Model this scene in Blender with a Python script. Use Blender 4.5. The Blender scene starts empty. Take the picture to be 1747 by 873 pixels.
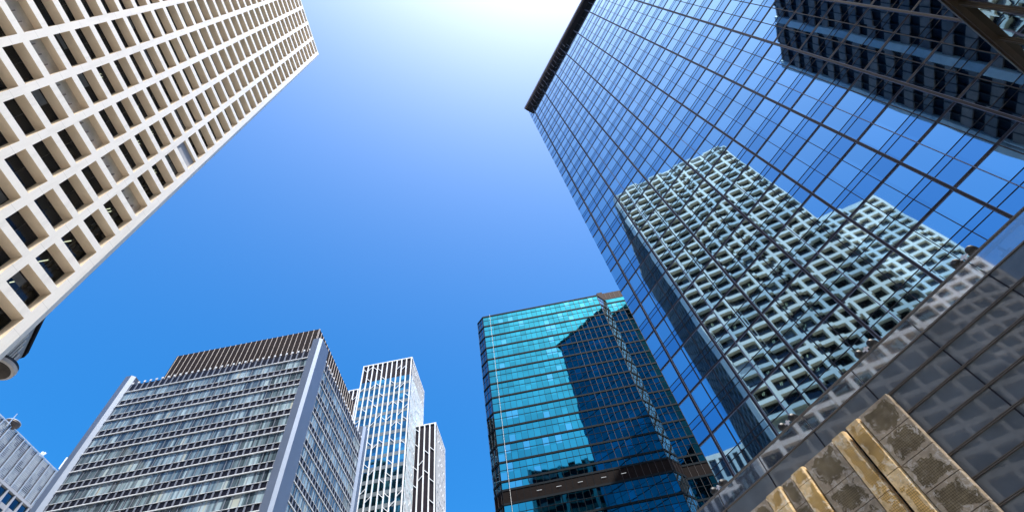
import bpy, math, random
from mathutils import Matrix, Vector
random.seed(7)
R = math.radians
sc = bpy.context.scene
# ------------------------------------------------------------------ camera
cd = bpy.data.cameras.new("camera"); cam = bpy.data.objects.new("camera", cd)
sc.collection.objects.link(cam); sc.camera = cam
cd.sensor_fit = 'HORIZONTAL'; cd.sensor_width = 36.0; cd.lens = 18.058; cd.clip_start = 0.1; cd.clip_end = 12000
m = Matrix(((0.97532366, 0.2207799, 0.0), (0.18670411, -0.82478948, -0.53372642), (-0.11783607, 0.520556, -0.8456572))).to_4x4()
m.translation = Vector((0, 0, 1.6)); cam.matrix_world = m
# ------------------------------------------------------------------ sky, sun, exposure
SUN_AZ, SUN_EL = 144.0, 67.0          # compass style: from +Y towards +X
w = bpy.data.worlds.new("World"); sc.world = w; w.use_nodes = True
nt = w.node_tree; nt.nodes.clear()
sky = nt.nodes.new('ShaderNodeTexSky'); sky.sky_type = 'NISHITA'; sky.sun_disc = False
sky.sun_elevation = R(SUN_EL); sky.sun_rotation = R(SUN_AZ)
sky.air_density = 1.0; sky.dust_density = 3.5; sky.ozone_density = 1.0; sky.altitude = 0
hs = nt.nodes.new('ShaderNodeHueSaturation'); hs.inputs['Saturation'].default_value = 1.62; hs.inputs['Hue'].default_value = 0.492; hs.inputs['Value'].default_value = 1.0
bg = nt.nodes.new('ShaderNodeBackground'); bg.inputs['Strength'].default_value = 0.15
wo = nt.nodes.new('ShaderNodeOutputWorld')
nt.links.new(sky.outputs[0], hs.inputs['Color'])
tn = nt.nodes.new('ShaderNodeMix'); tn.data_type = 'RGBA'; tn.blend_type = 'MULTIPLY'; tn.inputs[0].default_value = 1.0; tn.inputs[7].default_value = (0.80, 0.95, 1.10, 1)
nt.links.new(hs.outputs[0], tn.inputs[6]); nt.links.new(tn.outputs[2], bg.inputs[0]); nt.links.new(bg.outputs[0], wo.inputs[0])
sl = bpy.data.lights.new("sun", 'SUN'); sl.energy = 4.9; sl.angle = R(0.5); sl.color = (1.0, 0.95, 0.87)
so = bpy.data.objects.new("sun", sl); sc.collection.objects.link(so)
sd = Vector((math.cos(R(SUN_EL))*math.sin(R(SUN_AZ)), math.cos(R(SUN_EL))*math.cos(R(SUN_AZ)), math.sin(R(SUN_EL))))
so.rotation_euler = sd.to_track_quat('Z', 'Y').to_euler(); so.location = (0, 0, 300)
sc.view_settings.view_transform = 'Standard'; sc.view_settings.look = 'None'
sc.view_settings.gamma = 1.0; sc.view_settings.use_curve_mapping = False
sc.view_settings.exposure = 0.85
sc.render.engine = 'CYCLES'
sc.cycles.max_bounces = 10; sc.cycles.glossy_bounces = 6; sc.cycles.transparent_max_bounces = 12
# ------------------------------------------------------------------ helpers
C = sc.collection
GRID = R(2.4); DIAG = R(-51.0)          # rotation of the street grid and of the diagonal glass tower
class MB:
    def __init__(s): s.v = []; s.f = []
    def quad(s, a, b, c, d):
        i = len(s.v); s.v += [a, b, c, d]; s.f.append((i, i+1, i+2, i+3)); return s
    def box(s, x0, x1, y0, y1, z0, z1):
        i = len(s.v)
        s.v += [(x0,y0,z0),(x1,y0,z0),(x1,y1,z0),(x0,y1,z0),(x0,y0,z1),(x1,y0,z1),(x1,y1,z1),(x0,y1,z1)]
        for q in ((0,3,2,1),(4,5,6,7),(0,1,5,4),(1,2,6,5),(2,3,7,6),(3,0,4,7)): s.f.append(tuple(i+k for k in q))
        return s
    def prism(s, pts, z0, z1):
        n = len(pts); i = len(s.v)
        s.v += [(x,y,z0) for x,y in pts] + [(x,y,z1) for x,y in pts]
        s.f.append(tuple(i+n-1-k for k in range(n))); s.f.append(tuple(i+n+k for k in range(n)))
        for k in range(n):
            a, b = k, (k+1) % n; s.f.append((i+a, i+b, i+n+b, i+n+a))
        return s
    def bar(s, p, q, wv, dv):
        """bar from p to q with half-width vector wv and depth vector dv"""
        p, q, wv, dv = map(Vector, (p, q, wv, dv)); i = len(s.v)
        for e in (p, q): s.v += [tuple(e-wv), tuple(e+wv), tuple(e+wv+dv), tuple(e-wv+dv)]
        for k in ((0,1,2,3),(7,6,5,4),(0,4,5,1),(1,5,6,2),(2,6,7,3),(3,7,4,0)): s.f.append(tuple(i+j for j in k))
        return s
    def lathe(s, cx, cy, prof, n=24, ax=None):
        i = len(s.v)
        for r, z in prof:
            for k in range(n):
                a = 2*math.pi*k/n; s.v.append((cx+r*math.cos(a), cy+r*math.sin(a), z))
        for j in range(len(prof)-1):
            for k in range(n):
                s.f.append((i+j*n+k, i+j*n+(k+1)%n, i+(j+1)*n+(k+1)%n, i+(j+1)*n+k))
        s.f.append(tuple(i+k for k in reversed(range(n)))); s.f.append(tuple(i+(len(prof)-1)*n+k for k in range(n)))
        return s
    def build(s, name, mat, parent=None, label=None, kind=None):
        me = bpy.data.meshes.new(name); ox, oy = (parent_off(parent) if parent else (0, 0))
        me.from_pydata([(x-ox, y-oy, z) for x, y, z in s.v], [], s.f); me.update()
        me.materials.append(mat)
        o = bpy.data.objects.new(name, me); C.objects.link(o)
        if parent: o.parent = parent
        if label: o['label'] = label
        if kind: o['kind'] = kind
        return o
def parent_off(p):
    while p is not None:
        if 'base_x' in p: return p['base_x'], p['base_y']
        p = p.parent
    return 0, 0
def thing(name, label, cat, rot=0.0, base=(0, 0), group=None, kind=None):
    """an Empty at the thing's base; geometry under it is written in the rotated frame of the whole site"""
    o = bpy.data.objects.new(name, None); C.objects.link(o)
    c, s = math.cos(rot), math.sin(rot)
    o.location = (base[0]*c-base[1]*s, base[0]*s+base[1]*c, 0); o.rotation_euler = (0, 0, rot)
    o['base_x'] = float(base[0]); o['base_y'] = float(base[1])
    o['label'] = label; o['category'] = cat
    if group: o['group'] = group
    if kind: o['kind'] = kind
    o.empty_display_size = 2
    return o
# ------------------------------------------------------------------ materials
def newmat(name):
    M = bpy.data.materials.new(name); M.use_nodes = True; t = M.node_tree
    return M, t, t.nodes['Principled BSDF'], t.nodes, t.links
def coords(t): return t.nodes.new('ShaderNodeTexCoord').outputs['Object']
def node(t, typ, **kw):
    n = t.nodes.new(typ)
    for k, v in kw.items(): setattr(n, k, v)
    return n
def vmath(t, op, a, b=None):
    n = t.nodes.new('ShaderNodeVectorMath'); n.operation = op
    for k, q in ((0, a), (1, b)):
        if q is None: continue
        if isinstance(q, (tuple, list)): n.inputs[k].default_value = q
        else: t.links.new(q, n.inputs[k])
    return n.outputs[0]
def fmath(t, op, a, b=None, c=None):
    n = t.nodes.new('ShaderNodeMath'); n.operation = op
    for k, q in ((0, a), (1, b), (2, c)):
        if q is None: continue
        if isinstance(q, (int, float)): n.inputs[k].default_value = q
        else: t.links.new(q, n.inputs[k])
    return n.outputs[0]
def noise(t, vec, scale, detail=2.0, rough=0.5):
    n = t.nodes.new('ShaderNodeTexNoise'); n.inputs['Scale'].default_value = scale
    n.inputs['Detail'].default_value = detail; n.inputs['Roughness'].default_value = rough
    t.links.new(vec, n.inputs['Vector']); return n
def ramp(t, fac, stops):
    n = t.nodes.new('ShaderNodeValToRGB'); e = n.color_ramp.elements
    while len(e) < len(stops): e.new(0.5)
    for k, (p, c) in enumerate(stops): e[k].position = p; e[k].color = (*c, 1)
    t.links.new(fac, n.inputs[0]); return n.outputs[0]
def mixc(t, fac, a, b, mode='MIX'):
    n = t.nodes.new('ShaderNodeMix'); n.data_type = 'RGBA'; n.blend_type = mode
    for idx, q in ((0, fac), (6, a), (7, b)):
        if isinstance(q, (int, float)): n.inputs[idx].default_value = q
        elif isinstance(q, tuple): n.inputs[idx].default_value = (*q, 1)
        else: t.links.new(q, n.inputs[idx])
    return n.outputs[2]
def plain(name, col, rough=0.6, metal=0.0, var=0.12, scale=0.8, spec=0.5):
    M, t, b, N, L = newmat(name)
    v = coords(t); n1 = noise(t, v, scale, 5, 0.6)
    lo = tuple(c*(1-var) for c in col); hi = tuple(min(1, c*(1+var)) for c in col)
    L.new(ramp(t, n1.outputs[0], [(0.3, lo), (0.7, hi)]), b.inputs['Base Color'])
    b.inputs['Roughness'].default_value = rough; b.inputs['Metallic'].default_value = metal
    b.inputs['Specular IOR Level'].default_value = spec
    return M
def pane_cell(t, v, pane, off):
    return vmath(t, 'FLOOR', vmath(t, 'DIVIDE', vmath(t, 'ADD', v, off), pane))
def mirror(name, tint, wave=0.03, wscale=0.35, pane=(1.5, 50, 2.2), off=(0.37, 17.3, 0.1), tilt=0.004, rough=0.02,
           tv=0.08, metal=1.0, dirt=0.0, tint2=None, tint2_amt=0.2):
    """reflective coated glass: wavy within a pane, every pane a little differently tilted and tinted"""
    M, t, b, N, L = newmat(name)
    v = coords(t)
    cell = pane_cell(t, v, pane, off)
    wn = node(t, 'ShaderNodeTexWhiteNoise'); L.new(cell, wn.inputs['Vector'])
    sh = vmath(t, 'ADD', v, vmath(t, 'MULTIPLY', wn.outputs['Color'], (1.2, 1.2, 1.2)))   # each pane bulges in its own way
    n1 = noise(t, sh, wscale, 1.5, 0.45)
    d1 = vmath(t, 'MULTIPLY', vmath(t, 'SUBTRACT', n1.outputs['Color'], (0.5, 0.5, 0.5)), (wave, wave, wave))
    d2 = vmath(t, 'MULTIPLY', vmath(t, 'SUBTRACT', wn.outputs['Color'], (0.5, 0.5, 0.5)), (tilt, tilt, tilt))
    g = node(t, 'ShaderNodeNewGeometry')
    nn = vmath(t, 'NORMALIZE', vmath(t, 'ADD', vmath(t, 'ADD', d1, d2), g.outputs['Normal']))
    L.new(nn, b.inputs['Normal'])
    lo = tuple(c*(1-tv) for c in tint); hi = tuple(min(1, c*(1+tv)) for c in tint)
    col = ramp(t, wn.outputs['Value'], [(0.0, lo), (1.0, hi)])
    if tint2:
        sel = fmath(t, 'LESS_THAN', fmath(t, 'FRACT', fmath(t, 'MULTIPLY', wn.outputs['Value'], 7.13)), tint2_amt)
        col = mixc(t, sel, col, tint2)
    if dirt:
        n2 = noise(t, v, 0.15, 4, 0.6); f = ramp(t, n2.outputs[0], [(0.35, (1-dirt,)*3), (0.65, (1, 1, 1))])
        col = mixc(t, 1.0, col, f, 'MULTIPLY')
    L.new(col, b.inputs['Base Color'])
    b.inputs['Metallic'].default_value = metal; b.inputs['Roughness'].default_value = rough
    return M
def concrete(name, col, zper=0, zoff=0, joint=0.035, streak=0.1, jt=0.55):
    M, t, b, N, L = newmat(name)
    v = coords(t)
    st = vmath(t, 'MULTIPLY', v, (1.2, 1.2, 0.12))
    n1 = noise(t, st, 1.3, 6, 0.65); n2 = noise(t, v, 9.0, 3, 0.6)
    c = ramp(t, n1.outputs[0], [(0.25, tuple(x*(1-streak*1.6) for x in col)), (0.5, tuple(x*(1-streak*0.3) for x in col)), (0.75, col)])
    c = mixc(t, 0.25, c, ramp(t, n2.outputs[0], [(0.3, tuple(x*0.85 for x in col)), (0.7, tuple(min(1, x*1.05) for x in col))]))
    if zper:
        sp = node(t, 'ShaderNodeSeparateXYZ'); L.new(v, sp.inputs[0])
        fz = fmath(t, 'FRACT', fmath(t, 'DIVIDE', fmath(t, 'SUBTRACT', sp.outputs[2], zoff), zper))
        j = fmath(t, 'LESS_THAN', fz, joint/zper)
        c = mixc(t, fmath(t, 'MULTIPLY', j, jt), c, tuple(x*0.45 for x in col))
    L.new(c, b.inputs['Base Color']); b.inputs['Roughness'].default_value = 0.7
    bp = node(t, 'ShaderNodeBump'); bp.inputs['Strength'].default_value = 0.15; bp.inputs['Distance'].default_value = 0.03
    L.new(n2.outputs[0], bp.inputs['Height']); L.new(bp.outputs[0], b.inputs['Normal'])
    return M
def window_glass(name, tint=(0.10, 0.11, 0.13), gl=0.06, wave=0.012):
    """clear window: some mirror, some see-through into a dark room"""
    M = bpy.data.materials.new(name); M.use_nodes = True; t = M.node_tree; t.nodes.clear(); L = t.links
    out = node(t, 'ShaderNodeOutputMaterial'); tr = node(t, 'ShaderNodeBsdfTransparent'); gs = node(t, 'ShaderNodeBsdfGlossy')
    tr.inputs[0].default_value = (*[min(1, x*6) for x in tint], 1); gs.inputs['Roughness'].default_value = 0.02
    gs.inputs['Color'].default_value = (0.85, 0.92, 1.0, 1)
    mx = node(t, 'ShaderNodeMixShader'); lw = node(t, 'ShaderNodeLayerWeight'); lw.inputs[0].default_value = 0.35
    f = fmath(t, 'ADD', fmath(t, 'MULTIPLY', lw.outputs['Fresnel'], 0.35), gl*0.4)
    L.new(f, mx.inputs[0]); L.new(tr.outputs[0], mx.inputs[1]); L.new(gs.outputs[0], mx.inputs[2]); L.new(mx.outputs[0], out.inputs[0])
    v = coords(t); n1 = noise(t, v, 0.5, 1); g = node(t, 'ShaderNodeNewGeometry')
    d1 = vmath(t, 'MULTIPLY', vmath(t, 'SUBTRACT', n1.outputs['Color'], (0.5,)*3), (wave,)*3)
    L.new(vmath(t, 'NORMALIZE', vmath(t, 'ADD', d1, g.outputs['Normal'])), gs.inputs['Normal'])
    return M
def emit(name, col, s):
    M = bpy.data.materials.new(name); M.use_nodes = True; t = M.node_tree; t.nodes.clear()
    e = node(t, 'ShaderNodeEmission'); e.inputs[0].default_value = (*col, 1); e.inputs[1].default_value = s
    o = node(t, 'ShaderNodeOutputMaterial'); t.links.new(e.outputs[0], o.inputs[0]); return M

Z0 = 50.60; FL = 3.497                      # sill of a storey and storey height of the white tower
M_white = concrete('white precast concrete', (0.82, 0.79, 0.75), FL, Z0 - 2.15, 0.04, 0.14)
M_reveal = concrete('tan shade tinted reveal', (0.74, 0.61, 0.45), streak=0.08)  # same concrete as the wall; shade and warm bounce put into the colour
M_grey = concrete('grey concrete', (0.36, 0.37, 0.40), streak=0.12)
M_wglass = window_glass('dark office window glass')
M_room = plain('dark room', (0.012, 0.012, 0.015), 0.9)
M_tube = emit('office tube lamp', (0.85, 0.85, 0.50), 1.0)
M_louvre = plain('tan louvre panel', (0.60, 0.51, 0.40), 0.7, var=0.2, scale=0.9)
M_bronze = plain('dark bronze frame', (0.013, 0.012, 0.020), 0.5, 0.0, spec=0.25)
M_alu = plain('weathered aluminium rail', (0.15, 0.165, 0.25), 0.5, 0.2, var=0.1)
M_gt = mirror('blue reflective glass', (0.37, 0.57, 0.68), wave=0.008, wscale=0.24, pane=(1.535, 60, 4.245), off=(0.395, 17.3, 3.035), tilt=0.006, tv=0.05)
M_gts = mirror('blue reflective spandrel glass', (0.24, 0.43, 0.58), wave=0.008, wscale=0.24, pane=(1.535, 60, 4.245), off=(0.395, 17.3, 3.035), tilt=0.006, tv=0.06)
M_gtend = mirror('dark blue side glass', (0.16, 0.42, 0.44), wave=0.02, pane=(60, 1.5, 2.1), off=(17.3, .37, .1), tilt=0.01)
M_fascia = plain('dark brown roof fascia', (0.22, 0.19, 0.19), 0.6, 0.0)
# ------------------------------------------------------------------ ground
def ground():
    M, t, b, N, L = newmat('pavement'); v = coords(t)
    n1 = noise(t, v, 0.4, 6); n2 = noise(t, v, 14, 3)
    c = ramp(t, n1.outputs[0], [(0.3, (0.40, 0.385, 0.36)), (0.7, (0.52, 0.50, 0.46))])
    br = node(t, 'ShaderNodeTexBrick'); L.new(v, br.inputs['Vector']); br.inputs['Scale'].default_value = 1.6; br.inputs['Mortar Size'].default_value = 0.02
    br.inputs['Color1'].default_value = (1, 1, 1, 1); br.inputs['Color2'].default_value = (0.85, 0.85, 0.85, 1); br.inputs['Mortar'].default_value = (0.4, 0.4, 0.4, 1)
    L.new(mixc(t, 0.8, c, br.outputs[0], 'MULTIPLY'), b.inputs['Base Color']); b.inputs['Roughness'].default_value = 0.85
    g = MB().quad((-3000, -3000, 0), (3000, -3000, 0), (3000, 3000, 0), (-3000, 3000, 0)).build('ground', M); g['kind'] = 'structure'
ground()

# ------------------------------------------------------------------ punched facades (white towers)
def punched(mb, org, ud, nd, cols, rows, u0, u1, z0, z1, depth, rev):
    """a wall in the plane through org along ud with outward normal nd; openings = cols x rows; reveals go to mesh rev"""
    def P(u, z, d=0.0): return (org[0]+ud[0]*u-nd[0]*d, org[1]+ud[1]*u-nd[1]*d, z)
    us = [u0]
    for a, b_ in cols: us += [a, b_]
    us.append(u1)
    flip = (ud[0]*nd[1]-ud[1]*nd[0]) > 0
    def Q(m_, a, b_, c, d):
        if flip: m_.quad(d, c, b_, a)
        else: m_.quad(a, b_, c, d)
    zs = [z0]
    for a, b_ in rows: zs += [a, b_]
    zs.append(z1)
    for i in range(0, len(zs)-1):
        if i % 2 == 0: Q(mb, P(u0, zs[i]), P(u1, zs[i]), P(u1, zs[i+1]), P(u0, zs[i+1]))
        else:
            for j in range(0, len(us)-1, 2): Q(mb, P(us[j], zs[i]), P(us[j+1], zs[i]), P(us[j+1], zs[i+1]), P(us[j], zs[i+1]))
    for a, b_ in cols:
        for c, d in rows:
            Q(rev, P(a, d), P(b_, d), P(b_, d, depth), P(a, d, depth))       # soffit
            Q(rev, P(b_, c), P(b_, c, depth), P(b_, d, depth), P(b_, d))
            Q(rev, P(a, c, depth), P(a, c), P(a, d), P(a, d, depth))
            Q(mb, P(a, c, depth), P(b_, c, depth), P(b_, c), P(a, c))         # sill
    return P, flip
# --- the white tower on the left
XW = -39.25
lw = thing('office_tower', 'tall white concrete tower gridded with deep square window openings, at the left edge', 'tower', GRID, (-60, 2))
cols = [(9.99+3.86*k, 13.13+3.86*k) for k in range(-7, 3)]          # local y of the openings
rows = [(Z0+FL*k, Z0+FL*k+2.62) for k in range(-13, 31)]
YN, YS, HT = 21.72, -17.3, 158.2
wall = MB(); rev = MB()
P, fl = punched(wall, (XW, 0), (0, 1), (1, 0), cols, rows, YS, 21.68, 0, HT, 1.0, rev)
# chamfered corner, north face with its own openings, roof, back and south
CH = 0.75
wall.quad((XW, 21.68, 0), (XW-CH, 21.68+CH, 0), (XW-CH, 21.68+CH, HT), (XW, 21.68, HT))
ncols = [(XW-CH-1.2-3.86*k-3.1, XW-CH-1.2-3.86*k) for k in range(9, -1, -1)]
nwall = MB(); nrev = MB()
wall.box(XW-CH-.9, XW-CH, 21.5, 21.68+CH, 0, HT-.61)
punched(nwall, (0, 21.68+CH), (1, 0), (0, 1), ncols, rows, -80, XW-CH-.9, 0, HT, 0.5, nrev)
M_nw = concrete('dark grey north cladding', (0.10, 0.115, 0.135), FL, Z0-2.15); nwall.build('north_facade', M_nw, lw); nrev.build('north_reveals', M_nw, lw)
wall.quad((XW, YS, 0), (XW, YS, HT), (-80, YS, HT), (-80, YS, 0)).quad((-80, YS, 0), (-80, YS, HT), (-80, 22.43, HT), (-80, 22.43, 0))
wall.prism([(XW-.004, YS+.004), (XW-.004, 21.68), (XW-CH, 22.43-.004), (-79.99, 22.43-.004), (-79.99, YS+.004)], HT-0.6, HT-0.01)
wall.build('facade_grid', M_white, lw); rev.build('window_reveals', M_reveal, lw)
# dark rooms behind
MB().box(-78, XW-3.2, YS+1, 20, 1, HT-1).build('interior', M_room, lw)
M_frame = plain('black window frame', (0.02, 0.02, 0.022), 0.4, 0.3)
M_blind = plain('cream roller blind', (0.42, 0.40, 0.34), 0.7)
near, far_, farf = [], MB(), MB()
R3 = Matrix(((0.97532366, 0.2207799, 0.0), (0.18670411, -0.82478948, -0.53372642), (-0.11783607, 0.520556, -0.8456572)))
def project(x, y, z, rot):
    c, s = math.cos(rot), math.sin(rot)
    p = R3.transposed() @ Vector((x*c-y*s, x*s+y*c, z-1.6))
    if p.z > -0.1: return None
    return 873.5+876.32*p.x/-p.z, 436.5-876.32*p.y/-p.z
cand = []
for a, b_ in cols:
    for k, (c, d) in enumerate(rows):
        q = project(XW, (a+b_)/2, (c+d)/2, GRID)
        vis = q is not None and -30 < q[0] < 1747 and -30 < q[1] < 900
        cand.append((not vis, (c+d)/2, a, b_, c, d, k))
cand.sort()
MECH = 15                                                         # storey with louvres
def win_mesh(g, f, a, b_, c, d):
    x = XW-1.0
    g.quad((x-.03, a, c), (x-.03, b_, c), (x-.03, b_, d), (x-.03, a, d))
    for (y0, y1, z0, z1) in ((a, b_, c, c+.07), (a, b_, d-.07, d), (a, a+.06, c+.07, d-.07), (b_-.06, b_, c+.07, d-.07), ((a+b_)/2-.03, (a+b_)/2+.03, c+.07, d-.07)):
        f.box(x-.1, x-.005, y0, y1, z0, z1)
n = 0
for nv, zc, a, b_, c, d, k in cand:
    if k == MECH: continue
    if n < 100:
        g, f = MB(), MB(); win_mesh(g, f, a, b_, c, d)
        wo_ = g.build('window', M_wglass, lw); f.build('window_frame', M_frame, wo_)
        if random.random() < 0.3:
            l = MB(); yc = a+random.uniform(.5, 2.0)
            for j in range(random.choice((1, 2, 2))):
                l.box(XW-2.3, XW-1.35, yc+j*.32, yc+j*.32+.07, d-.22, d-.16)
            l.build('ceiling_lamp', M_tube, wo_)
        if random.random() < 0.16:
            h_ = random.uniform(.5, 1.6); MB().box(XW-1.10, XW-1.08, a+.06, (a+b_)/2-.04 if random.random() < .6 else b_-.06, d-h_, d-.07).build('blind', M_blind, wo_)
        n += 1
    else: win_mesh(far_, farf, a, b_, c, d)
far_.build('window', M_wglass, lw, kind='stuff'); farf.build('window_frame', M_frame, lw, kind='stuff')
nf = MB()
for a, b_ in ncols:
    for c, d in rows: nf.quad((a, 21.95, c), (b_, 21.95, c), (b_, 21.95, d), (a, 21.95, d))
nf.build('north_window', plain('dark north glass', (0.02, 0.025, 0.03), 0.08), lw, kind='stuff')
for a, b_ in cols:                                                  # louvred plant storey
    c, d = rows[MECH]; l = MB(); l.quad((XW-.75, a, c), (XW-.75, b_, c), (XW-.75, b_, d), (XW-.75, a, d))
    lo = l.build('louvre_panel', M_louvre, lw)
    s = MB()
    for j in range(4): s.box(XW-.74, XW-.66, a+.02, b_-.02, c+.1+j*.15, c+.15+j*.15)
    for j in range(3): s.box(XW-.74, XW-.45, a+.3+j*.95, a+.42+j*.95, c+.02, c+1.2)
    s.build('louvre_slats', plain('brown louvre slats', (0.24, 0.18, 0.13), 0.6), lo)
g = MB(); a, b_ = cols[9]; c, d = rows[19]
g.quad((XW-.3, a, c), (XW-.3, b_, c), (XW-.3, b_, d), (XW-.3, a, d)).build('grey_screen', plain('grey mesh screen', (0.33, 0.34, 0.37), 0.6), lw, label='grey screen closing one opening')
# --- second white gridded tower, seen mirrored in the blue glass
tw = thing('office_tower', 'white gridded tower with small square windows, mirrored in the blue glass at the right', 'tower', GRID, (-90, -50))
wall2, rev2, gl2 = MB(), MB(), MB()
c2 = [(-56.6+3.9*k, -56.6+3.9*k+3.0) for k in range(0, 12)]
r2 = [(20+3.55*k, 20+3.55*k+2.5) for k in range(0, 35)]
punched(wall2, (-75, 0), (0, 1), (1, 0), c2, r2, -57.4, -9.0, 0, 145.4, 0.9, rev2)
wall2.quad((-75, -57.4, 0), (-75, -57.4, 145.4), (-105, -57.4, 145.4), (-105, -57.4, 0)).quad((-75, -9, 0), (-105, -9, 0), (-105, -9, 145.4), (-75, -9, 145.4))
wall2.box(-104.9, -75.1, -57.3, -9.1, 144, 145.3)
for a, b_ in c2:
    for c, d in r2: gl2.quad((-75.9, a, c), (-75.9, b_, c), (-75.9, b_, d), (-75.9, a, d))
wall2.build('facade_grid', M_white, tw); rev2.build('window_reveals', M_reveal, tw)
gl2.build('window', plain('dark far glass', (0.03, 0.04, 0.05), 0.08), tw, kind='stuff')
# --- white building with tall dark windows, mirrored low in the blue glass
wb = thing('office_building', 'lower white building with tall dark windows, mirrored at the foot of the blue glass', 'building', GRID, (-110, 33))
bw, br_, bg_ = MB(), MB(), MB()
c3 = [(22.6+2.45*k-2.4*4, 24.15+2.45*k-2.4*4) for k in range(0, 11)]
r3 = [(8+7.9*k, 8+7.9*k+6.9) for k in range(0, 11)]
punched(bw, (-99, 0), (0, 1), (1, 0), c3, r3, 12, 40.2, 0, 95.6, 0.6, br_)
bw.quad((-99, 40.2, 0), (-125, 40.2, 0), (-125, 40.2, 95.6), (-99, 40.2, 95.6)).quad((-99, 12, 0), (-99, 12, 95.6), (-125, 12, 95.6), (-125, 12, 0)).box(-124.9, -99.1, 12.1, 40.1, 94.5, 95.5)
for a, b_ in c3:
    for c, d in r3: bg_.quad((-99.6, a, c), (-99.6, b_, c), (-99.6, b_, d), (-99.6, a, d))
bw.build('facade', M_white, wb); br_.build('window_reveals', M_grey, wb); bg_.build('window', plain('dark tall glass', (0.03, 0.04, 0.055), 0.08), wb, kind='stuff')
# --- dark striped tower behind the camera, mirrored at the top right
dk = thing('office_tower', 'dark striped tower with pale vertical piers, mirrored in the blue glass at the upper right', 'tower', GRID, (20, -40))
DX, DY, DH = -4.8, -21.73, 119.9
MB().box(DX+.3, 62, DY-36, DY-.3, 0, DH-.6).build('glass_body', plain('dark office glass', (0.010, 0.011, 0.018), 0.6, spec=.1, var=.5), dk)
M_brn = plain('brown granite spandrel', (0.19, 0.15, 0.15), 0.6, var=0.2, spec=.2)
M_pier = plain('pale grey pier', (0.42, 0.47, 0.52), 0.5)
for k in range(29):
    z = DH-3.2-4.0*k; MB().box(DX+.2, 61.9, DY-.2, DY+.02, z, z+1.9).box(DX+.02, DX+.2, DY-35.9, DY-.2, z, z+1.9).build('spandrel', M_brn, dk)
MB().box(DX+.1, 62.1, DY-36.1, DY-.1, DH-.6, DH).build('parapet', M_brn, dk)
for k in range(7): MB().box(DX-.05+10.8*k, DX+1.3+10.8*k, DY-.3, DY+.35, 0, DH-.05 if k else DH+.02).build('pier', M_pier, dk)
for k in range(6):
    s = MB()
    for j in range(1, 6): s.box(DX+1.3+10.8*k+j*1.583-.05, DX+1.3+10.8*k+j*1.583+.05, DY-.25, DY+.1, 0, DH-.7)
    s.build('mullion', M_bronze, dk)

# ------------------------------------------------------------------ blue mirror tower (diagonal to the grid)
gt = thing('glass_tower', 'tall blue mirror glass tower with dark grid lines and overhanging roof edge, right side', 'tower', DIAG, (8, 46))
GX0, GX1, GY, GH = -21.85, 38.0, 32.21, 119.9
MB().box(GX0+.3, GX1-.3, GY+.3, GY+25.7, 0, GH).build('core', M_bronze, gt)
zt = 26.7
lines = [zt+4.245*k for k in range(-6, 23)]
for i in range(len(lines)-1):
    z1 = lines[i+1]; z0 = lines[i]
    if z0 < 0: z0 = 0.0
    v = MB(); v.quad((GX0, GY, z1-2.19), (GX1, GY, z1-2.19), (GX1, GY, z1), (GX0, GY, z1))
    s = MB(); s.quad((GX0, GY, z0), (GX1, GY, z0), (GX1, GY, z1-2.19), (GX0, GY, z1-2.19))
    v.build('window_band', M_gt, gt); s.build('spandrel_band', M_gts, gt)
    e = MB().quad((GX0, GY+26, z0), (GX0, GY, z0), (GX0, GY, z1), (GX0, GY+26, z1)); e.build('side_window_band', M_gtend, gt)
MB().quad((GX0, GY, lines[-1]), (GX1, GY, lines[-1]), (GX1, GY, GH), (GX0, GY, GH)).build('top_band', M_gts, gt)
for i, z in enumerate(lines):
    if z < 1: continue
    t_ = MB()
    t_.box(GX0-.01, GX1, GY-.05, GY-.004, z-.085, z+.085)
    t_.box(GX0-.02, GX1, GY-.025, GY-.003, z-2.21, z-2.16).box(GX0-.02, GX1, GY-.025, GY-.003, z-2.79, z-2.74)
    t_.box(GX0-.02, GX0-.003, GY+.0, GY+26, z-.10, z+.10).box(GX0-.015, GX0-.002, GY+.0, GY+26, z-2.5, z-2.43)
    t_.build('transom', M_bronze, gt)
    r_ = MB().box(GX0, GX1, GY-.04, GY-.006, z-.11, z-.087).box(GX0, GX1, GY-.04, GY-.006, z+.087, z+.10)
    r_.build('transom_trim', M_alu, gt)
for k in range(-5, 8):
    x = 2.76+4.62*k
    if x < GX0 or x > GX1: continue
    MB().box(x-.075, x+.075, GY-.12, GY-.052, 0, GH).build('mullion', M_bronze, gt)
    MB().box(x-.11, x-.078, GY-.085, GY-.053, 0, GH).box(x+.078, x+.11, GY-.085, GY-.053, 0, GH).build('mullion_trim', M_alu, gt)
for k in range(-6, 8):
    for j in (1, 2):
        x = 2.76+4.62*k+1.54*j
        if x < GX0+.3 or x > GX1: continue
        lt = (j == 1 and k % 2 == 0)
        MB().box(x-.026, x+.026, GY-.070, GY-.027, 0, GH).build('glazing_bar', M_alu if lt else M_bronze, gt)
fx = MB(); fx.box(GX0+.15, GX1+.6, GY-1.22, GY+26.9, 120.75, 121.6); fx.build('roof_fascia', M_fascia, gt)
MB().box(GX0+.15, GX1+.5, GY-1.26, GY-1.23, 120.6, 120.78).build('fascia_trim', M_alu, gt)
MB().box(GX0+.25, GX1, GY-.9, GY+26.5, GH+.01, 120.74).build('soffit', M_bronze, gt)
for k in range(16):
    x = -19.8+k*.95; MB().bar((x, GY-.15, 119.2), (x+.3, GY-1.1, 120.2), (.05, 0, 0), (0, 0, .08)).build('bracket', M_alu, gt)
MB().box(GX0+6, GX1-8, GY+6, GY+20, 121.6, 127.5).build('roof_plant', M_fascia, gt)

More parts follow.
